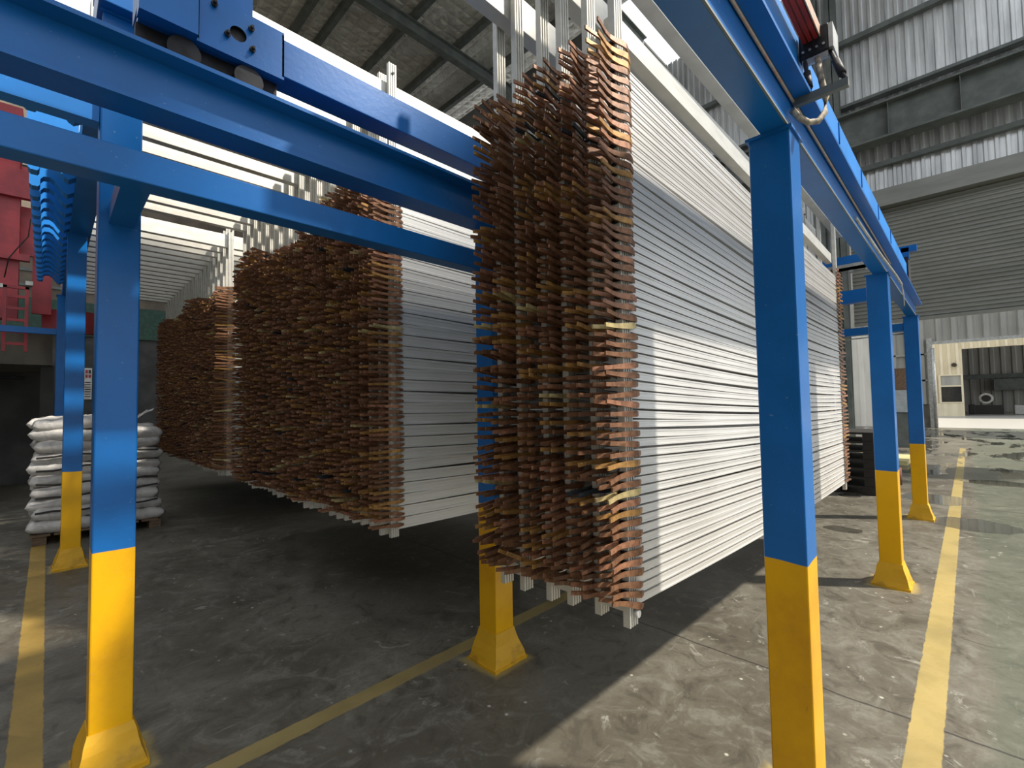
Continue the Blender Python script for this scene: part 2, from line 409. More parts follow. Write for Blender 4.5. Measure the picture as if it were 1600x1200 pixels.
# roof with foil under purlins and rafters
bm = newbm(); bx(bm, 3.2, 14.4, -1.0, 24.2, 15.9, 16.0); struct('ceiling', bm, foil_mat())
for (a, b) in ((8.15, 30), (-12, 7.42)):  # added roof strips out of view, gapped to shape where sun falls
    bm = newbm(); bx(bm, a, b, -7.75, -6.4, 15.9, 16.0); struct('sun_blocker_strip', bm, M_clad)
bm = newbm(); bx(bm, 14.4, 22, 8.7, 24.2, 15.9, 16.0); struct('ceiling_east', bm, M_backwall)
k = 18
for xx in (4.25, 6.3, 7.18, 9.2, 11.22, 13.2):
    bm = newbm(); bx(bm, xx - .09, xx + .09, -1, 24, 15.6, 15.88); struct('trim_%d' % k, bm, M_steelgrey); k += 1
for yy in (3.2, 8.4, 13.9):
    bm = newbm(); bx(bm, -12, 16, yy - .15, yy + .15, 15.05, 15.08); bx(bm, -12, 16, yy - .02, yy + .02, 15.08, 15.5); bx(bm, -12, 16, yy - .15, yy + .15, 15.5, 15.54)
    struct('trim_%d' % k, bm, M_steelgrey); k += 1

# ---------------------------------------------------------------- posts
POSTLAB = ['blue and yellow steel post in the right foreground, nearest of the right-hand row',
           'blue and yellow steel post second in the right-hand row, chipped yellow foot',
           'blue and yellow steel post farthest in the right-hand row, beside a puddle',
           'blue and yellow post in the middle, half hidden behind the nearest clamps',
           'blue and yellow steel post in the left foreground, brightly sunlit',
           'blue and yellow post behind the left foreground one, in front of the white sacks',
           'thin-looking blue post behind the sacks, farthest of the left-hand row']
PTOP = [2.585, 2.585, 2.585, 2.60, 3.33, 3.33, 3.33]
for (px, py), lab, zt in zip(POSTS, POSTLAB, PTOP):
    t = thing('steel_post', lab, 'post', (px, py, 0), 'blue and yellow crane posts')
    bm = newbm(); bx(bm, px - .073, px + .073, py - .073, py + .073, .12, zt); part('shaft', bm, M_post, t, bevel=.006)
    bm = newbm(); frustum(bm, px, py, .015, .135 if px == 2.03 else .19, .122, .076); bx(bm, px - .128, px + .128, py - .128, py + .128, 0, .018)
    bmesh.ops.subdivide_edges(bm, edges=bm.edges[:], cuts=4, use_grid_fill=True)
    for v in bm.verts:
        if v.co.z < .17:
            nn = noise.noise(v.co * 9) * .012; v.co.x += nn; v.co.y += noise.noise(v.co * 11 + Vector((3, 1, 7))) * .012
    part('foot', bm, M_yel, t)
    bm = newbm(); bx(bm, px - .082, px + .082, py - .082, py + .082, zt - .012, zt); part('cap_plate', bm, M_blue, t)

# ---------------------------------------------------------------- crane runway beams
def runway(lab, y0, y1, x0, x1, z0, f0, f1):
    t = thing('runway_beam', lab, 'beam', (x0, (y0 + y1) / 2, z0), 'blue runway beams')
    ym = (y0 + y1) / 2
    bm = newbm(); bx(bm, x0, x1, y0, y1, z0, z0 + .014); part('bottom_flange', bm, M_blue, t)
    bm = newbm(); bx(bm, x0, x1, y0 + .012, y1 - .02, z0 + .014, z0 + .165); part('web', bm, M_blue, t)
    bm = newbm(); bx(bm, x0, x1, f0, f1, z0 + .165, z0 + .18); part('top_flange', bm, M_blue, t)
    bm = newbm(); bx(bm, x0, x1, ym - .02, ym + .02, z0 + .18, z0 + .235); part('rail', bm, M_rail, t)
    return t
t = runway('blue steel runway beam along the top of the right-hand posts', .453, .540, .3, 8.1, 2.585, .395, .60)
t = runway('blue steel runway beam crossing the upper left towards the middle post', 1.965, 2.10, -2.6, 8.1, 2.60, 1.90, 2.17)
# lower tie and short stub
t = thing('tie_beam', 'blue square tube running low across the left foreground to the middle post', 'beam', (0, 2.08, 2.40))
bm = newbm(); bx(bm, -2.6, 4.9, 2.03, 2.13, 2.345, 2.455); part('tube', bm, M_blue, t, bevel=.004)
bm = newbm(); bx(bm, .175, .262, 2.13, 2.66, 2.37, 2.45); part('stub', bm, M_blue, t)
bm = newbm(); bx(bm, -2.6, .14, 2.70, 2.78, 2.83, 2.925)
tag(obj('cross_rail', bm, M_bluelt), 'lighter blue rail joining the left foreground post from the left', 'beam')
bm = newbm(); bx(bm, -3.5, .08, 9.90, 9.98, 2.71, 2.80)
tag(obj('cross_rail', bm, M_blue), 'thin blue rail in front of the stained concrete wall', 'beam')
# far cross ties between runways
for (x, z0, z1, y1, lab) in ((7.9, 2.86, 3.04, 1.98, 'blue cross beam at the far end between the runways, upper one'), (7.86, 2.40, 2.50, 2.03, 'blue cross beam at the far end between the runways, lower one')):
    bm = newbm(); bx(bm, x - .06, x + .06, .575, y1, z0, z1); tag(obj('cross_beam', bm, M_blue), lab, 'beam', 'far cross beams')
bm = newbm(); cyl(bm, (7.84, .52, 2.37), (7.84, 2.1, 2.33), .008); tag(obj('steel_wire', bm, M_steel), 'thin pale wire under the far cross beams', 'wire')

# ---------------------------------------------------------------- transfer trolley
tr = thing('transfer_trolley', 'blue travelling trolley frame resting on the two runway beams', 'crane trolley', (3, 1.3, 2.85))
bm = newbm(); bx(bm, .2, 7.0, .455, .56, 2.94, 3.08); eb1 = part('end_beam', bm, M_bluelt, tr, .003)  # brighter blue puts sunlight into its colour; twin beam keeps plain blue
bm = newbm(); bx(bm, .2, 7.0, 2.06, 2.18, 2.985, 3.15); eb2 = part('end_beam', bm, M_blue, tr, .003)
bm = newbm()      # wheel box on the left with round hole
hx, hz, hr = .515, 3.052, .030; N = 24
x0, x1, z0, z1, yf = .375, .69, 2.96, 3.145, 2.03
ring = [bm.verts.new((hx + hr * math.cos(2 * math.pi * i / N), yf, hz + hr * math.sin(2 * math.pi * i / N))) for i in range(N)]
outer = []
for i in range(N):
    a = 2 * math.pi * i / N; c, s = math.cos(a), math.sin(a)
    k1 = min(((x1 - hx) if c > 0 else (hx - x0)) / max(abs(c), 1e-6), ((z1 - hz) if s > 0 else (hz - z0)) / max(abs(s), 1e-6))
    outer.append(bm.verts.new((hx + k1 * c, yf, hz + k1 * s)))
for i in range(N):
    j = (i + 1) % N; bm.faces.new((ring[i], ring[j], outer[j], outer[i]))
for (cx_, cz_) in ((x0, z0), (x1, z0), (x1, z1), (x0, z1)):
    near = sorted(range(N), key=lambda i: (outer[i].co.x - cx_) ** 2 + (outer[i].co.z - cz_) ** 2)[:2]
    v = bm.verts.new((cx_, yf, cz_)); bm.faces.new((outer[near[0]], v, outer[near[1]]))
bx(bm, x0, x1, yf, 2.062, z0 - .012, z0); bx(bm, x0, x1, yf, 2.062, z1, z1 + .01); bx(bm, x1 - .008, x1, yf, 2.062, z0, z1); bx(bm, x0, x0 + .008, yf, 2.062, z0, z1)
bx(bm, x0, x1, 2.05, 2.062, z0, z1, mi=1)
wb = part('wheel_box', bm, [M_blue, M_dark], tr)
bm = newbm(); bx(bm, .20, .375, 2.0, 2.06, 2.95, 3.22); bx(bm, .205, .69, 2.06, 2.16, 2.955, 2.985); part('box_side', bm, M_blue, tr)
bm = newbm(); bx(bm, .24, .575, 2.06, 2.075, 3.155, 3.75); part('head_plate', bm, M_blue, tr)
for (x, z) in ((.43, 3.12), (.56, 3.095), (.475, 3.025), (.565, 3.01)):
    bm = newbm(); cyl(bm, (x, yf - .028, z), (x, yf + .004, z), .006, 8); cyl(bm, (x, yf - .014, z), (x, yf - .006, z), .012, 6); sub('bolt', bm, M_dark, tr, wb)
for x in (.34, .56):
    bm = newbm(); cyl(bm, (x, 2.045, 2.895), (x, 2.085, 2.895), .054, 28); part('wheel', bm, M_dark, tr)
bm = newbm(); bx(bm, .20, .68, 2.09, 2.12, 2.84, 2.955); part('wheel_guard', bm, M_dark, tr)
bm = newbm(); bx(bm, 6.95, 7.25, .44, .62, 2.86, 3.16); part('wheel_box', bm, M_dark, tr)
bm = newbm(); cyl(bm, (7.1, .47, 2.87), (7.1, .54, 2.87), .07, 20); part('wheel', bm, M_dark, tr)
bm = newbm(); bx(bm, 6.9, 7.04, .60, 2.06, 3.16, 3.29); cg = part('cross_girder', bm, M_blue, tr)
bm = newbm(); bx(bm, 6.86, 6.90, .7, 1.9, 3.10, 3.14); bx(bm, 6.86, 6.865, .7, 1.9, 3.10, 3.18)
for q in range(7): bx(bm, 6.85, 6.9, .78 + .16 * q, .82 + .16 * q, 3.07, 3.10)
sub('channel', bm, M_steel, tr, cg)
bm = newbm(); bx(bm, 6.96, 7.03, .43, .50, 3.14, 3.27); bx(bm, 6.96, 7.03, .36, .56, 3.22, 3.29); part('bumper_post', bm, M_blue, tr)
for x in (3.05, 3.8, 4.6, 5.4):
    bm = newbm(); bx(bm, x, x + .012, .450, .456, 2.95, 3.07); part('weld_seam', bm, M_blue, tr)

# conductor bars, bracket, cables
cb = thing('conductor_rail', 'bundle of red insulated conductor bars at the upper right of the blue beam', 'conductor rail', (1.5, .42, 3.1))
for i in range(3):
    y0 = .420 - .020 * i
    bm = newbm(); bx(bm, .4, 2.30, y0, y0 + .014, 3.02, 3.065); part('conductor_bar', bm, M_redbar, cb)
bm = newbm(); bx(bm, .4, 2.30, .372, .376, 3.02, 3.07); part('copper_strip', bm, M_rope, cb)
br = thing('rail_bracket', 'grimy steel end bracket holding the red conductor bars', 'bracket', (2.15, .4, 2.9))
bm = newbm(); bx(bm, 2.19, 2.23, .345, .450, 2.955, 3.07); part('clamp_plate', bm, M_dark, br, .008)
bm = newbm(); bx(bm, 2.23, 2.30, .345, .450, 3.00, 3.018); bx(bm, 2.19, 2.30, .330, .345, 2.96, 3.06); part('angle_plate', bm, M_steel, br)
bm = newbm(); bx(bm, 2.195, 2.21, .350, .440, 2.93, 2.955); part('edge_strip', bm, M_steel, br)
for q in range(4):
    bm = newbm(); cyl(bm, (2.185, .362 + .024 * q, 2.985), (2.192, .362 + .024 * q, 2.985), .005, 8); part('bolt', bm, M_steel, br)
bm = newbm(); bx(bm, 2.09, 2.115, .275, .455, 2.722, 2.752); part('support_arm', bm, M_steelgrey, br)
for (a, b) in (((2.20, .430, 2.95), (2.105, .40, 2.75)), ((2.22, .345, 2.96), (2.105, .285, 2.75))):
    bm = newbm(); cyl(bm, a, b, .008, 8); cyl(bm, tuple((p * .65 + q * .35) for p, q in zip(a, b)), tuple((p * .2 + q * .8) for p, q in zip(a, b)), .014, 10); part('insulator_rod', bm, M_dark, br)
bm = newbm(); tube(bm, [(2.20, .385, 2.94), (2.18, .38, 2.89), (2.165, .37, 2.82), (2.175, .36, 2.75), (2.17, .365, 2.69), (2.15, .385, 2.655), (2.10, .41, 2.64), (2.06, .43, 2.65), (2.02, .445, 2.67)], .012, 8)
tag(obj('flexible_cable', bm, M_cable), 'looped beige flexible cable hanging below the conductor bracket', 'cable')
bm = newbm(); tube(bm, [(.4, .457, 2.742), (1.5, .457, 2.744), (2.6, .455, 2.740), (3.4, .457, 2.742), (4.4, .455, 2.740), (5.3, .457, 2.742)], .006, 6)
tag(obj('conduit_pipe', bm, M_rope), 'thin orange-brown pipe along the side of the right runway beam', 'pipe')
bm = newbm(); tube(bm, [(3.4, .445, 2.63), (4.3, .43, 2.61), (5.2, .41, 2.60), (5.6, .41, 2.60)], .010, 8); tube(bm, [(5.6, .41, 2.60), (5.75, .41, 2.52), (5.9, .42, 2.44)], .006, 6)
tag(obj('conduit_pipe', bm, M_steel), 'shiny metal conduit sagging off the right runway beam near the second post', 'pipe')
bm = newbm(); bx(bm, .4, 8.0, .446, .4528, 2.586, 2.594)  # grey strip stands in for the highlight on the flange edge
tag(obj('edge_highlight', bm, M_steelgrey), 'thin strip imitating the highlight along the foot of the right runway beam', 'strip')

# ---------------------------------------------------------------- left storage frame
bm = newbm(); bx(bm, .125, .285, 2.6, 12.6, 3.33, 3.52)
sf = thing('storage_beam', 'long blue beam on the left posts carrying the hook plates', 'beam', (.2, 2.6, 3.33))
part('beam', bm, M_blue, sf, .004)
bm = newbm(); bx(bm, .142, .288, 2.66, 2.81, 3.52, 4.6); part('upright', bm, M_blue, sf)
hook = [(.125, 3.36), (.125, 3.62), (.06, 3.62), (.02, 3.655), (-.12, 3.655), (-.135, 3.64), (-.135, 3.36), (-.12, 3.345), (-.085, 3.345), (-.075, 3.36), (-.072, 3.41), (-.055, 3.435), (-.02, 3.44), (.01, 3.42), (.035, 3.38), (.06, 3.345), (.085, 3.33)]
ys = [3.87, 4.55, 4.93] + [5.28 + .27 * i for i in range(15)]
h0 = None
for y in ys:
    if h0 is None:
        bm = newbm(); prism(bm, hook, 'y', -.055, .055); h0 = obj('hook_plate', bm, M_bluelt, sf)
        h0.location = Vector((0, y, 0)) - sf.location
    else:
        o = h0.copy(); COL.objects.link(o); o.parent = sf; o.location = Vector((0, y, 0)) - sf.location

# ---------------------------------------------------------------- clamps
PITCH = .0381; NCL = 59; NPR = 57
def clamp_arm(bm, side, mi=0, seg=9, lod=False):
    """side -1: front arm (towards -Y), +1: rear arm; x from +.085 (jaw) to -.105 (tip)"""
    pts = [(.075, .000, .0065), (.055, .009, .0095), (.030, .016, .0125), (.005, .011, .0125), (-.020, .001, .0110), (-.055, -.006, .009), (-.090, -.005, .008), (-.130, .003, .008), (-.160, .007, .0078)]
    if lod: pts = [pts[i] for i in (0, 2, 5, 8)]
    th = .0068; base = -.004 if side < 0 else .034
    rings = []
    for (x, b, hh) in pts:
        y = base + side * (b + .002)
        rings.append([bm.verts.new((x, y - th / 2, -hh)), bm.verts.new((x, y + th / 2, -hh)), bm.verts.new((x, y + th / 2, hh)), bm.verts.new((x, y - th / 2, hh))])
    for i in range(len(rings) - 1):
        for k in range(4):
            j = (k + 1) % 4
            bm.faces.new((rings[i][k], rings[i][j], rings[i + 1][j], rings[i + 1][k])).material_index = mi
    bm.faces.new(rings[0]).material_index = mi; bm.faces.new(rings[-1][::-1]).material_index = mi
def mesh_from(bm, name, mat):
    bmesh.ops.recalc_face_normals(bm, faces=bm.faces[:])
    me = bpy.data.meshes.new(name); bm.to_mesh(me); bm.free(); me.materials.append(mat); return me
ARMF = []; ARMR = []; WHOLE = []
bm = newbm(); cyl(bm, (-.022, -.004, 0), (-.022, .034, 0), .006, 8); cyl(bm, (-.022, .006, 0), (-.022, .024, 0), .010, 10); ME_SPR = mesh_from(bm, 'spring', M_dark)
for m in CUS:
    bm = newbm(); clamp_arm(bm, -1); ARMF.append(mesh_from(bm, 'front_arm', m))
    bm = newbm(); clamp_arm(bm, 1); ARMR.append(mesh_from(bm, 'rear_arm', m))
    bm = newbm(); clamp_arm(bm, -1); clamp_arm(bm, 1); cyl(bm, (-.022, -.004, 0), (-.022, .034, 0), .007, 6); WHOLE.append(mesh_from(bm, 'spring_clamp', m))
protos = {}
def clamp_rot(k, n):
    droop = -.30 * max(0, 1 - k / 6.0) if random.random() < .8 else -.05
    return (random.uniform(-.03, .03), -(random.gauss(0, .045) + droop), random.gauss(0, .03))
def put_clamp(x, y, z, mi, rot, label, group, parts):
    if parts:
        key = ('p', mi)
        if key not in protos:
            o = thing('spring_clamp', label, 'clamp', (x, y, z), group); kids = []
            for nm, me in (('front_arm', ARMF[mi]), ('rear_arm', ARMR[mi]), ('spring', ME_SPR)):
                c = bpy.data.objects.new(nm, me); COL.objects.link(c); c.parent = o; kids.append(c)
            protos[key] = o
        else:
            src = protos[key]; o = src.copy(); COL.objects.link(o)
            for ch in list(src.children):
                c = ch.copy(); COL.objects.link(c); c.parent = o
    else:
        key = ('w', mi)
        if key not in protos:
            o = bpy.data.objects.new('spring_clamp', WHOLE[mi]); COL.objects.link(o); protos[key] = o
        else:
            o = protos[key].copy(); COL.objects.link(o)
    o.location = (x, y, z); o.rotation_euler = rot
    tag(o, label, 'clamp', group)
def ordinal(n):
    return '%d%s' % (n, 'th' if 10 <= n % 100 <= 20 else {1: 'st', 2: 'nd', 3: 'rd'}.get(n % 10, 'th'))
def bulk_verts(out_v, out_f, out_m, x, y, z, mi, ry, rz, flip=1):
    """low detail clamp appended to raw arrays"""
    cy_, sy_ = math.cos(ry), math.sin(ry)
    for side in (-1, 1):
        base = -.004 if side < 0 else .034
        rings = []
        for (px, b, hh) in ((.075, 0, .0065), (.030, .013, .0135), (-.045, -.006, .0105), (-.160, .006, .008)):
            yy = base + side * (b + .002); idx = []
            for (dy, dz) in ((-.0034, -hh), (.0034, -hh), (.0034, hh), (-.0034, hh)):
                X_, Z_ = px * cy_ + dz * sy_, -px * sy_ + dz * cy_
                idx.append(len(out_v)); out_v.append((x + flip * X_, y + yy + dy + rz * px, z + Z_))
            rings.append(idx)
        for i in range(3):
            for k in range(4):
                j = (k + 1) % 4
                out_f.append((rings[i][k], rings[i][j], rings[i + 1][j], rings[i + 1][k])); out_m.append(mi)
        out_f.append(tuple(rings[0])); out_m.append(mi); out_f.append(tuple(rings[3][::-1])); out_m.append(mi)

# ---------------------------------------------------------------- aluminium profiles
def profile_bm(length, hh, depth=.022, sag=.0, n=14):
    """long extrusion along +X from x=0, grooved front face towards -Y"""
    sec = [(-depth / 2, -hh), (-depth / 2, -hh * .55), (-depth / 2 + .002, -hh * .50), (-depth / 2 + .002, hh * .50), (-depth / 2, hh * .55), (-depth / 2, hh), (depth / 2, hh), (depth / 2, -hh)]
    bm = newbm(); rings = []
    for i in range(n + 1):
        u = i / n; dz = -sag * 4 * u * (1 - u)
        rings.append([bm.verts.new((u * length, a, b + dz)) for a, b in sec])
    m = len(sec)
    for i in range(n):
        for k in range(m):
            j = (k + 1) % m; bm.faces.new((rings[i][k], rings[i][j], rings[i + 1][j], rings[i + 1][k]))
    bm.faces.new(rings[0]); bm.faces.new(rings[-1][::-1])
    return bm
XL, XR = 1.575, 5.86
PL = XR - XL - .03
ME_P = [mesh_from(profile_bm(PL, .0153, sag=s), 'aluminium_profile', M_prof) for s in (.018, .024, .030)]
ME_W = [mesh_from(profile_bm(PL, .0365, sag=s), 'aluminium_profile', M_prof2) for s in (.01, .02, .03)]

# ---------------------------------------------------------------- racks
UPW = .058; UPD = .030
def upright_bm(x0, y0, z0, z1):
    bm = newbm(); y1 = y0 + UPD; x1 = x0 + UPW
    pts = [(x0, y1), (x0, y0)]
    nb = 4; w = UPW / (nb * 2 - 1)
    for i in range(nb):
        a = x0 + w * 2 * i
        pts += [(a, y0), (a + w, y0)]
        if i < nb - 1: pts += [(a + w, y0 + .006), (a + 2 * w, y0 + .006)]
    pts += [(x1, y0), (x1, y1)]
    cl = []
    for p in pts:
        if not cl or (abs(p[0] - cl[-1][0]) + abs(p[1] - cl[-1][1])) > 1e-6: cl.append(p)
    prism(bm, cl, 'z', z0, z1); return bm
TILT = -.022
def rack(yc, gap, z0, zt, zbar, xl, label, group, lower=True, xbar0=None, xbar1=None, shiny=False):
    """one hanging flight bar with two clamp frames (front at yc-gap/2, rear at yc+gap/2)"""
    root = thing('hanging_rack', label, 'rack', (xl, yc, zbar), group)
    xb0 = xl - .1 if xbar0 is None else xbar0; xb1 = XR + .7 if xbar1 is None else xbar1
    bm = newbm(); bx(bm, xb0, xb1, yc - .036, yc + .036, zbar, zbar + .17); part('flight_bar', bm, M_bar, root, .003)
    for s in (-1, 1):
        yf = yc + s * gap / 2 - UPD / 2
        for xx, dz in ((xl, 0.), (XR, TILT * 4)):
            bm = upright_bm(xx, yf, z0 + dz + random.uniform(-.015, .015), zt); u = part('upright', bm, M_bar, root)
            bm = newbm(); cyl(bm, (xx + .03, yf - .008, zt - .07), (xx + .03, yf, zt - .07), .010, 10); sub('bolt', bm, M_dark, root, u)
    if lower:
        bm = newbm(); bx(bm, xl + .06, XR, yc - .046, yc + .008, zt - .585, zt - .490)
        for v in bm.verts: v.co.z += TILT * (v.co.x - xl)
        part('cross_bar', bm, M_bar, root)
        bm = newbm(); bx(bm, xl + .005, xl + .05, yc - gap / 2 + .015, yc + gap / 2 - .015, z0 + .05, z0 + .10); part('bottom_spacer', bm, M_bar, root)
    return root
cols = []          # every clamp column: (x, y front of upright, zlow, n, group id, frame index)
# group 1 : three flight bars, six frames
G1Y = [(.965, 1.095), (1.236, 1.353), (1.515, 1.645)]
NM = ['nearest', 'second', 'third']
g1rows = []
for i, (ya, yb) in enumerate(G1Y):
    yc = (ya + yb) / 2; gap = yb - ya
    zt = 3.66
    rack(yc, gap, .69, zt, 3.45, XL, 'hanging aluminium rack in the middle, %s of the three front ones' % NM[i], 'front aluminium racks', xbar0=1.2, xbar1=6.6)
    g1rows += [ya, yb]
# white end cap on the front upright
bm = newbm(); cyl(bm, (XL + .035, .965 - UPD / 2 - .02, .735), (XL + .035, .965 - UPD / 2, .735), .014, 14)
tag(obj('rubber_bumper', bm, M_white), 'small white round bumper low on the nearest upright', 'bumper')
# group 2 : long row of flight bars going back
g2c = [2.87 + .27 * k for k in range(13)] + [6.90 + .275 * k for k in range(17)]
g2rows = []
for i, yc in enumerate(g2c):
    grp = 'racks in the long row behind'
    lab = 'pale aluminium rack in the long back row, %s from the front' % ordinal(i + 1)
    rack(yc, .135, .66 + .012 * math.sin(i * 2.1), 3.95, 3.66, 1.64, lab, grp, lower=(i < 2), xbar0=.13, xbar1=6.6)
    g2rows += [yc - .0675, yc + .0675]

ordn = ['nearest', 'second', 'third', 'fourth', 'fifth', 'sixth']
count = 0
bv, bf, bmi = [], [], []
def column(x, yc, z0, n, detail, desc, group, pitch=PITCH):
    """clamps up one upright; detail 2 parts, 1 whole object, 0 bulk"""
    global count
    for k in range(n):
        z = z0 + pitch * k + random.uniform(-.003, .003)
        mi = pickcu(); rot = clamp_rot(k, n)
        y = yc - UPD / 2
        if detail and count < 300:
            count += 1
            put_clamp(x + .02 + random.uniform(-.006, .006), y, z, mi, rot, '%s spring clamp, %s from the bottom of %s' % (CUNAME[mi], ordinal(k + 1), desc), group, detail == 2)
        else:
            bulk_verts(bv, bf, bmi, x + .02 + random.uniform(-.012, .012), y, z, mi, rot[1] + random.gauss(0, .08), random.gauss(0, .05))
Z1 = .775
column(XL, g1rows[0], Z1, NCL, 2, 'the nearest clamp column', 'clamps of the nearest column')
column(1.64, g2rows[0], .74, 61, 1, 'the front column of the back row', 'clamps of the front column in the back row')
for j in (1, 2, 3):
    column(XL, g1rows[j], Z1, NCL, 1, 'the %s column of the front racks' % ordn[j], 'clamps of the %s front column' % ordn[j])
for j in (4, 5):
    column(XL, g1rows[j], Z1, NCL, 0, '', '')
for j in range(1, len(g2rows)):
    if j == 25: continue          # a bare upright before the next batch
    column(1.64, g2rows[j], .74 + .02 * math.sin(j), 61 + int(3 + 3 * math.sin(j * .37)), 0, '', '')
for j in range(0, 2):             # far ends of the front racks
    for k in range(NCL):
        bulk_verts(bv, bf, bmi, XR + .035, g1rows[j] - UPD / 2, Z1 + TILT * 4 + PITCH * k, pickcu(), random.gauss(0, .05), random.gauss(0, .03), -1)
me = bpy.data.meshes.new('spring_clamps'); me.from_pydata(bv, [], bf)
for m in CUS: me.materials.append(m)
me.polygons.foreach_set('material_index', bmi); me.update()
o = bpy.data.objects.new('spring_clamps', me); COL.objects.link(o)
tag(o, 'dense mass of dark brown copper clamps on all the racks behind', 'clamps', kind='stuff')

# profiles
pc = 0; pv, pf = [], []
def put_profile(me, x, y, z, tilt, label, group, roll=0.):
    global pc
    pc += 1
    o = bpy.data.objects.new('aluminium_profile', me); COL.objects.link(o)
    o.location = (x, y, z); o.rotation_euler = (roll, tilt, 0); tag(o, label, 'profile', group)
def bulk_box(x0, x1, y0, y1, z0, z1, dz):
    b = len(pv)
    for x, d in ((x0, 0), (x1, dz)):
        for y in (y0, y1):
            for z in (z0 + d, z1 + d): pv.append((x, y, z))
    for q in ((0, 1, 3, 2), (4, 6, 7, 5), (0, 4, 5, 1), (2, 3, 7, 6), (0, 2, 6, 4), (1, 5, 7, 3)): pf.append(tuple(b + i for i in q))
for k in range(NPR):
    put_profile(random.choice(ME_P), XL + UPW + .001, g1rows[0] - .004, Z1 + PITCH * k + random.uniform(-.0012, .0012), -TILT + random.gauss(0, .0009), 'silver aluminium profile on the nearest rack, %s from the bottom' % ordinal(k + 1), 'profiles on the face of the nearest rack')
NW = 30
for k in range(NW):
    put_profile(random.choice(ME_W), 1.64 + UPW + .001, g2rows[0] - .004, .735 + .0785 * k + .008, .004 + random.gauss(0, .0022), 'wide grey aluminium profile on the back row front rack, %s from the bottom' % ordinal(k + 1), 'profiles on the front rack of the back row')
for j in (1, 2, 3):
    for k in range(NPR):
        put_profile(random.choice(ME_P), XL + UPW + .001, g1rows[j] - .004, Z1 + PITCH * k + random.uniform(-.0012, .0012), -TILT + random.gauss(0, .0009), 'silver profile hidden in the %s frame of the front racks, %s from the bottom' % (ordn[j], ordinal(k + 1)), 'profiles in the %s front frame' % ordn[j])
for j in (4, 5):
    for k in range(NPR): bulk_box(XL + UPW, XR, g1rows[j] - .013, g1rows[j] + .009, Z1 + PITCH * k - .0166, Z1 + PITCH * k + .0166, TILT * 4)
for j in range(1, len(g2rows)):
    if j == 25: continue
    for k in range(60): bulk_box(1.64 + UPW, XR, g2rows[j] - .013, g2rows[j] + .009, .74 + PITCH * k - .0166, .74 + PITCH * k + .0166, 0)
me = bpy.data.meshes.new('aluminium_profiles'); me.from_pydata(pv, [], pf); me.materials.append(M_prof2); me.update()
o = bpy.data.objects.new('aluminium_profiles', me); COL.objects.link(o)
tag(o, 'rows of aluminium profiles on the racks behind', 'profiles', kind='stuff')

# ---------------------------------------------------------------- sacks on pallet
def sack_mat():
    t = NT('woven_white_sack'); p = t.obj()
    n = t.noise(9, 5, .6, vec=p, dist=.8); n2 = t.noise(2.5, 3, vec=p)
    c = t.mix(t.step(n, .35, .7), (.60, .585, .56), (.42, .41, .40)); c = t.mix(t.math('MULTIPLY', t.step(n2, .5, .7), .4), c, (.30, .29, .29))
    t.link(c, t.b.inputs['Base Color']); t.b.inputs['Roughness'].default_value = .38; t.b.inputs['Coat Weight'].default_value = .25
    t.bump(n, .5, .02); return t.m
M_sack = sack_mat()
def sack_mesh(seed, L=.64, D=.48, H=.158):
    bm = newbm(); nx, ny = 22, 14; top = {}; bot = {}
    rnd = Vector((seed * 3.7, seed * 1.3, seed * 5.1))
    for i in range(nx + 1):
        for j in range(ny + 1):
            u = i / nx * 2 - 1; v = j / ny * 2 - 1
            e = (max(0, 1 - abs(u) ** 7) ** .5) * (max(0, 1 - abs(v) ** 7) ** .5)
            pin = 1 - .06 * (abs(u) ** 4) * (1 - abs(v))
            x = u * L / 2 * (1 + .03 * noise.noise(Vector((u, v, 0)) * 2 + rnd)); y = v * D / 2 * pin
            nz = noise.noise(Vector((u * 2.2, v * 2.2, 1)) + rnd) * .030 + noise.noise(Vector((u * 6, v * 6, 2)) + rnd) * .016
            top[i, j] = bm.verts.new((x, y, H / 2 + e * H / 2 + nz * e))
            bot[i, j] = top[i, j] if i in (0, nx) or j in (0, ny) else bm.verts.new((x, y, H / 2 - e * H / 2 + max(0, nz) * e))
    for i in range(nx):
        for j in range(ny):
            a = (top[i, j], top[i + 1, j], top[i + 1, j + 1], top[i, j + 1]); f = bm.faces.new(a); f.smooth = True
            b = (bot[i, j], bot[i, j + 1], bot[i + 1, j + 1], bot[i + 1, j])
            if set(b) != set(a):
                try: bm.faces.new(b).smooth = True
                except ValueError: pass
    return bm
SK = [mesh_from(sack_mesh(s), 'sack', M_sack) for s in range(5)]
for m in SK:
    for p in m.polygons: p.use_smooth = True
pal = thing('wooden_pallet', 'wooden pallet under the stack of white sacks', 'pallet', (.48, 8.1, 0))
bm = newbm()
for q in range(6): bx(bm, -.12 + .2 * q, .02 + .2 * q + .03, 7.62, 8.62, .10, .122)
part('deck', bm, M_wood, pal)
for q in range(3):
    bm = newbm(); bx(bm, -.10 + .53 * q, .02 + .53 * q, 7.64, 8.6, 0, .10); part('block', bm, M_wood, pal)
side = {0: 'left', 1: 'right'}
M_ink = simple('dark_sack_print', (.10, .10, .11), (.06, .06, .06), .6)
for c in (0, 1):
    for r in range(2):
        nl = 10 if c == 0 else 9
        for k in range(nl):
            o = bpy.data.objects.new('white_sack', random.choice(SK)); COL.objects.link(o)
            o.location = (.18 + .60 * c + random.uniform(-.025, .025), 7.86 + .47 * r + random.uniform(-.02, .02), .118 + .132 * k)
            o.rotation_euler = (random.gauss(0, .03), random.gauss(0, .05), random.gauss(0, .09) + (math.pi if random.random() < .5 else 0))
            o.scale = (1, 1, 1.02)
            tag(o, 'white woven sack, %s layer from the bottom, %s %s pile on the pallet' % (ordinal(k + 1), 'front' if r == 0 else 'rear', side[c]), 'sack', 'white sacks stacked on the pallet')
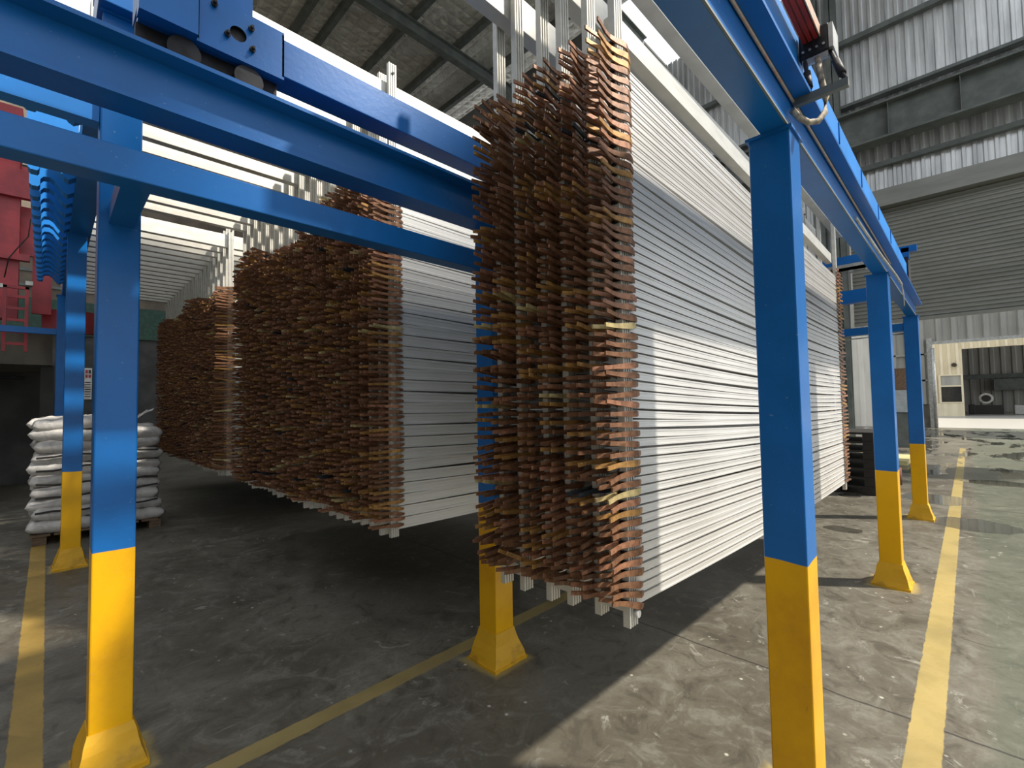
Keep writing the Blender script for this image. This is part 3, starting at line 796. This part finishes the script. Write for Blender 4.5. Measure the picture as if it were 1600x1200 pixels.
bm = newbm()      # loose film flap on top
pts = [(.78, 7.9, 1.33), (.86, 7.86, 1.44), (.93, 7.84, 1.50), (1.0, 7.82, 1.53)]
for i in range(3):
    a, b = Vector(pts[i]), Vector(pts[i + 1]); w = Vector((.02, .03, .06 - .015 * i))
    vs = [bm.verts.new(q) for q in (a, b, b + w, a + w, a + Vector((0, .004, 0)), b + Vector((0, .004, 0)), b + w + Vector((0, .004, 0)), a + w + Vector((0, .004, 0)))]
    for q in ((0, 1, 2, 3), (7, 6, 5, 4), (0, 4, 5, 1), (2, 6, 7, 3), (1, 5, 6, 2), (0, 3, 7, 4)): bm.faces.new([vs[z] for z in q])
tag(obj('plastic_film', bm, M_sack), 'crumpled plastic film sticking up above the sacks', 'film')
for q in range(5):   # black straps of wrap
    bm = newbm(); zz = .36 + .16 * q; sl = random.uniform(-.03, .06)
    vs = []
    for i in range(9):
        u = i / 8; x = -.08 + 1.12 * u; z = zz + sl * u + .012 * math.sin(i * 1.7 + q)
        vs.append([bm.verts.new((x, 7.600 - .012 * math.sin(i * 2.2), z)), bm.verts.new((x, 7.600 - .012 * math.sin(i * 2.2), z + .022)), bm.verts.new((x, 7.606, z + .022)), bm.verts.new((x, 7.606, z))])
    for i in range(8):
        for k in range(4): bm.faces.new((vs[i][k], vs[i][(k + 1) % 4], vs[i + 1][(k + 1) % 4], vs[i + 1][k]))
    bm.faces.new(vs[0]); bm.faces.new(vs[-1][::-1])
    tag(obj('dark_strap', bm, M_black), 'dark wrap band round the sacks, %s from the bottom' % ordinal(q + 1), 'strap', 'dark bands round the sack pile')

# ---------------------------------------------------------------- left background: concrete tank edge, red steelwork, pipes
bm = newbm(); bx(bm, -9, .05, 12.0, 23.8, 2.382, 3.0); tag(obj('concrete_ledge', bm, M_conc), 'stained raised concrete ledge at the far left', 'ledge')
bm = newbm(); bx(bm, -.1, .08, 12.1, 12.5, 0, 2.38); bx(bm, -9, 0, 14.5, 14.7, 0, 2.38); tag(obj('recess_wall', bm, M_backwall), 'dark wall of the recess under the concrete ledge', 'wall')
for k, (z, lab) in enumerate(((2.15, 'upper dark pipe under the concrete ledge'), (1.95, 'lower dark pipe under the concrete ledge'))):
    bm = newbm(); tube(bm, [(-6, 12.1, z), (-.9, 12.1, z), (-.75, 12.1, z - .03), (-.72, 12.1, z - .5)] if k else [(-6, 12.2, z), (-.3, 12.2, z)], .03)
    tag(obj('water_pipe', bm, M_pipe), lab, 'pipe', 'pipes under the ledge')
red = thing('red_steel_frame', 'red painted steel plant frame with a ladder at the far left', 'steel frame', (-1, 10.6, 3))
bm = newbm(); bx(bm, -.62, -.36, 10.6, 10.9, 3.0, 6.4); bx(bm, -.95, -.78, 10.6, 10.9, 3.0, 6.4); part('column', bm, M_red, red)
bm = newbm(); bx(bm, -2.4, -.24, 10.5, 10.62, 4.92, 5.42); part('crossbeam', bm, M_red, red)
bm = newbm(); bx(bm, -2.4, -.24, 10.5, 10.62, 3.92, 4.02); part('crossbeam', bm, M_red, red)
bm = newbm(); bx(bm, -.22, .02, 11.2, 11.3, 3.2, 6.4); part('side_panel', bm, M_red, red)
bm = newbm(); bx(bm, -.1, .9, 11.5, 11.7, 2.95, 3.35); part('base_beam', bm, M_red, red)
bm = newbm(); bx(bm, -.62, -.2, 10.9, 10.95, 4.1, 4.9); part('machine_panel', bm, M_red, red)
bm = newbm(); bx(bm, -.50, -.46, 10.2, 10.25, 2.45, 3.45); bx(bm, -.27, -.23, 10.2, 10.25, 2.45, 3.45); bx(bm, -.50, -.23, 10.2, 10.25, 3.41, 3.45)
for q in range(5): bx(bm, -.46, -.27, 10.21, 10.24, 2.55 + .18 * q, 2.59 + .18 * q)
part('ladder', bm, M_red, red)
bm = newbm(); bx(bm, -.27, -.19, 10.18, 10.26, 3.48, 3.54); bx(bm, -.60, -.50, 10.18, 10.26, 3.40, 3.46); part('white_block', bm, M_white, red)
bm = newbm(); tube(bm, [(-.24, 10.5, 4.6), (-.26, 10.45, 4.3), (-.36, 10.4, 4.1), (-.46, 10.4, 3.9), (-.5, 10.42, 3.6)], .008)
part('cable', bm, M_dark, red)
bm = newbm()
for q in range(4): tube(bm, [(-.9, 10.45, 5.5 + .13 * q), (-.24, 10.45, 5.5 + .13 * q)], .006, 5)
tube(bm, [(-.36, 10.44, 5.35), (-.36, 10.44, 6.2)], .008, 5)
part('guard_mesh', bm, M_red, red)

nb = thing('notice_board', 'small white notice with red and dark blocks on the back wall between the left posts', 'notice', (1.07, 23.9, 2.5))
bm = newbm(); bx(bm, .96, 1.19, 23.96, 24.0, 1.95, 3.15); part('sheet', bm, M_white, nb)
for (a, b, c, d, m) in ((1.0, 1.07, 2.95, 3.08, M_red), (1.09, 1.16, 2.95, 3.08, M_pipe), (1.0, 1.07, 2.78, 2.90, M_red), (1.09, 1.16, 2.78, 2.90, M_red)):
    bm = newbm(); bx(bm, a, b, 23.945, 23.96, c, d); part('printed_block', bm, m, nb)
bm = newbm()
for q in range(7): bx(bm, .99, 1.16, 23.95, 23.96, 2.05 + .09 * q, 2.08 + .09 * q)
part('printed_lines', bm, M_pipe, nb)
# ---------------------------------------------------------------- right background things
for k in range(7):
    t = thing('black_plastic_pallet', 'black plastic pallet beyond the rack, %s in its stack from the floor' % ordinal(k + 1), 'pallet', (9.7, 1.5, .142 * k), 'stack of black pallets')
    z = .142 * k
    bm = newbm(); bx(bm, 9.15, 10.25, 1.10, 2.2, z + .105, z + .138); part('deck', bm, M_black, t)
    for (a, b) in ((1.10, 1.24), (1.58, 1.72), (2.06, 2.2)):
        for c in (9.15, 9.61, 10.07):
            bm = newbm(); bx(bm, c, c + .18, a, b, z, z + .105); part('foot', bm, M_black, t)
# machine with pale lid, red item, low platform seen between the second and third posts
cbx = thing('equipment_cabinet', 'dark cabinet with a pale top panel between the far right posts', 'cabinet', (19, 1.5, 0))
bm = newbm(); bx(bm, 18.5, 20, 1.2, 2.05, 0, 1.05); part('base', bm, M_steelgrey, cbx)
bm = newbm(); bx(bm, 18.45, 20.0, 1.17, 2.08, 1.07, 1.75); part('panel', bm, simple('pale_blue_panel', (.48, .54, .58), (.38, .44, .48), .5), cbx)
bm = newbm(); bx(bm, 18.5, 18.9, 1.72, 2.02, 1.75, 2.0); tag(obj('red_crate', bm, M_red), 'small red box on top of the pale cabinet', 'box')
bm = newbm(); bx(bm, 19.1, 19.9, 1.25, 2.05, 1.75, 2.45); tag(obj('brown_crate', bm, M_wood), 'brown crate behind the small red box', 'crate')
bm = newbm(); bx(bm, 13.6, 15.2, 1.05, 2.1, 0, .10); tag(obj('low_platform', bm, simple('yellow_board', (.55, .48, .22), (.45, .4, .2), .7)), 'low yellowish board on the floor between the far right posts', 'platform')
bm = newbm(); cyl(bm, (10.6, 1.0, 0), (10.6, 1.0, .30), .10, 18); tag(obj('rusty_bin', bm, simple('rusty_red', (.16, .05, .035), (.10, .03, .02), .8)), 'small rusty red bin on the floor behind the second right post', 'bin')
bm = newbm(); cyl(bm, (16.3, .95, 0), (16.2, 1.06, 3.4), .02, 8); tag(obj('leaning_pole', bm, M_steel), 'thin pale pole leaning beside the farthest right post', 'pole')
bm = newbm(); cyl(bm, (30.5, 1.2, 0), (30.5, 1.2, 3.9), .07, 10); tag(obj('down_pipe', bm, M_steel), 'grey downpipe beside the far doorway', 'pipe')
# things in the building across the yard
bm = newbm(); bmesh.ops.create_cone(bm, cap_ends=True, segments=24, radius1=.42, radius2=.42, depth=.4)
bmesh.ops.rotate(bm, verts=bm.verts[:], cent=(0, 0, 0), matrix=Matrix.Rotation(math.pi / 2, 3, 'Y')); bmesh.ops.translate(bm, verts=bm.verts[:], vec=(54, -.95, 1.3))
rl = thing('cable_reel', 'white-rimmed black reel on a frame inside the opposite building', 'reel', (54, -.95, 0))
part('rim', bm, M_white, rl)
bm = newbm(); cyl(bm, (53.7, -.95, 1.3), (53.81, -.95, 1.3), .27, 20); part('hub', bm, M_black, rl)
bm = newbm(); bx(bm, 53.7, 54.5, -1.9, .1, 0, .75); part('frame', bm, M_black, rl)
for k, (y, w, h, m, lab) in enumerate(((-2.9, .9, .75, M_steel, 'silver wrapped bundle beside the reel in the opposite building'), (-4.2, .8, .9, M_wood, 'brown crate in the opposite building'), (-5.3, 1.0, .8, M_wood, 'second brown crate, farther right in the opposite building'), (-.1, .4, .8, M_black, 'dark hand truck by the opposite doorway'))):
    bm = newbm(); bx(bm, 53.5, 54.5, y - w / 2, y + w / 2, 0, h); tag(obj('goods_bundle' if k == 0 else 'goods_crate' if k < 3 else 'hand_truck', bm, m, bevel=.05), lab, 'goods')
bm = newbm(); bx(bm, 61.5, 61.7, -6.5, .5, 3.1, 3.5); bx(bm, 60.5, 61.9, -5.5, -1.6, 2.0, 3.0); tag(obj('wall_shelf', bm, M_steelgrey), 'grey racking on the back wall of the opposite building', 'shelf')
for k, yy in enumerate((-7.2, -6.9, -6.6)):
    bm = newbm(); bx(bm, 53.8, 54.3, yy - .09, yy + .09, 0, .35); tag(obj('white_can', bm, M_white, bevel=.03), 'small white container at the right edge of the opposite doorway, %s' % ('leftmost', 'middle', 'rightmost')[2 - k], 'container', 'white containers in the opposite doorway')
# wall lamp on the opposite building
bm = newbm(); cyl(bm, (48.7, .75, 3.9), (48.95, .75, 3.95), .16, 12, .08); tag(obj('wall_lamp', bm, M_rail), 'dark lamp above the office window across the yard', 'lamp')
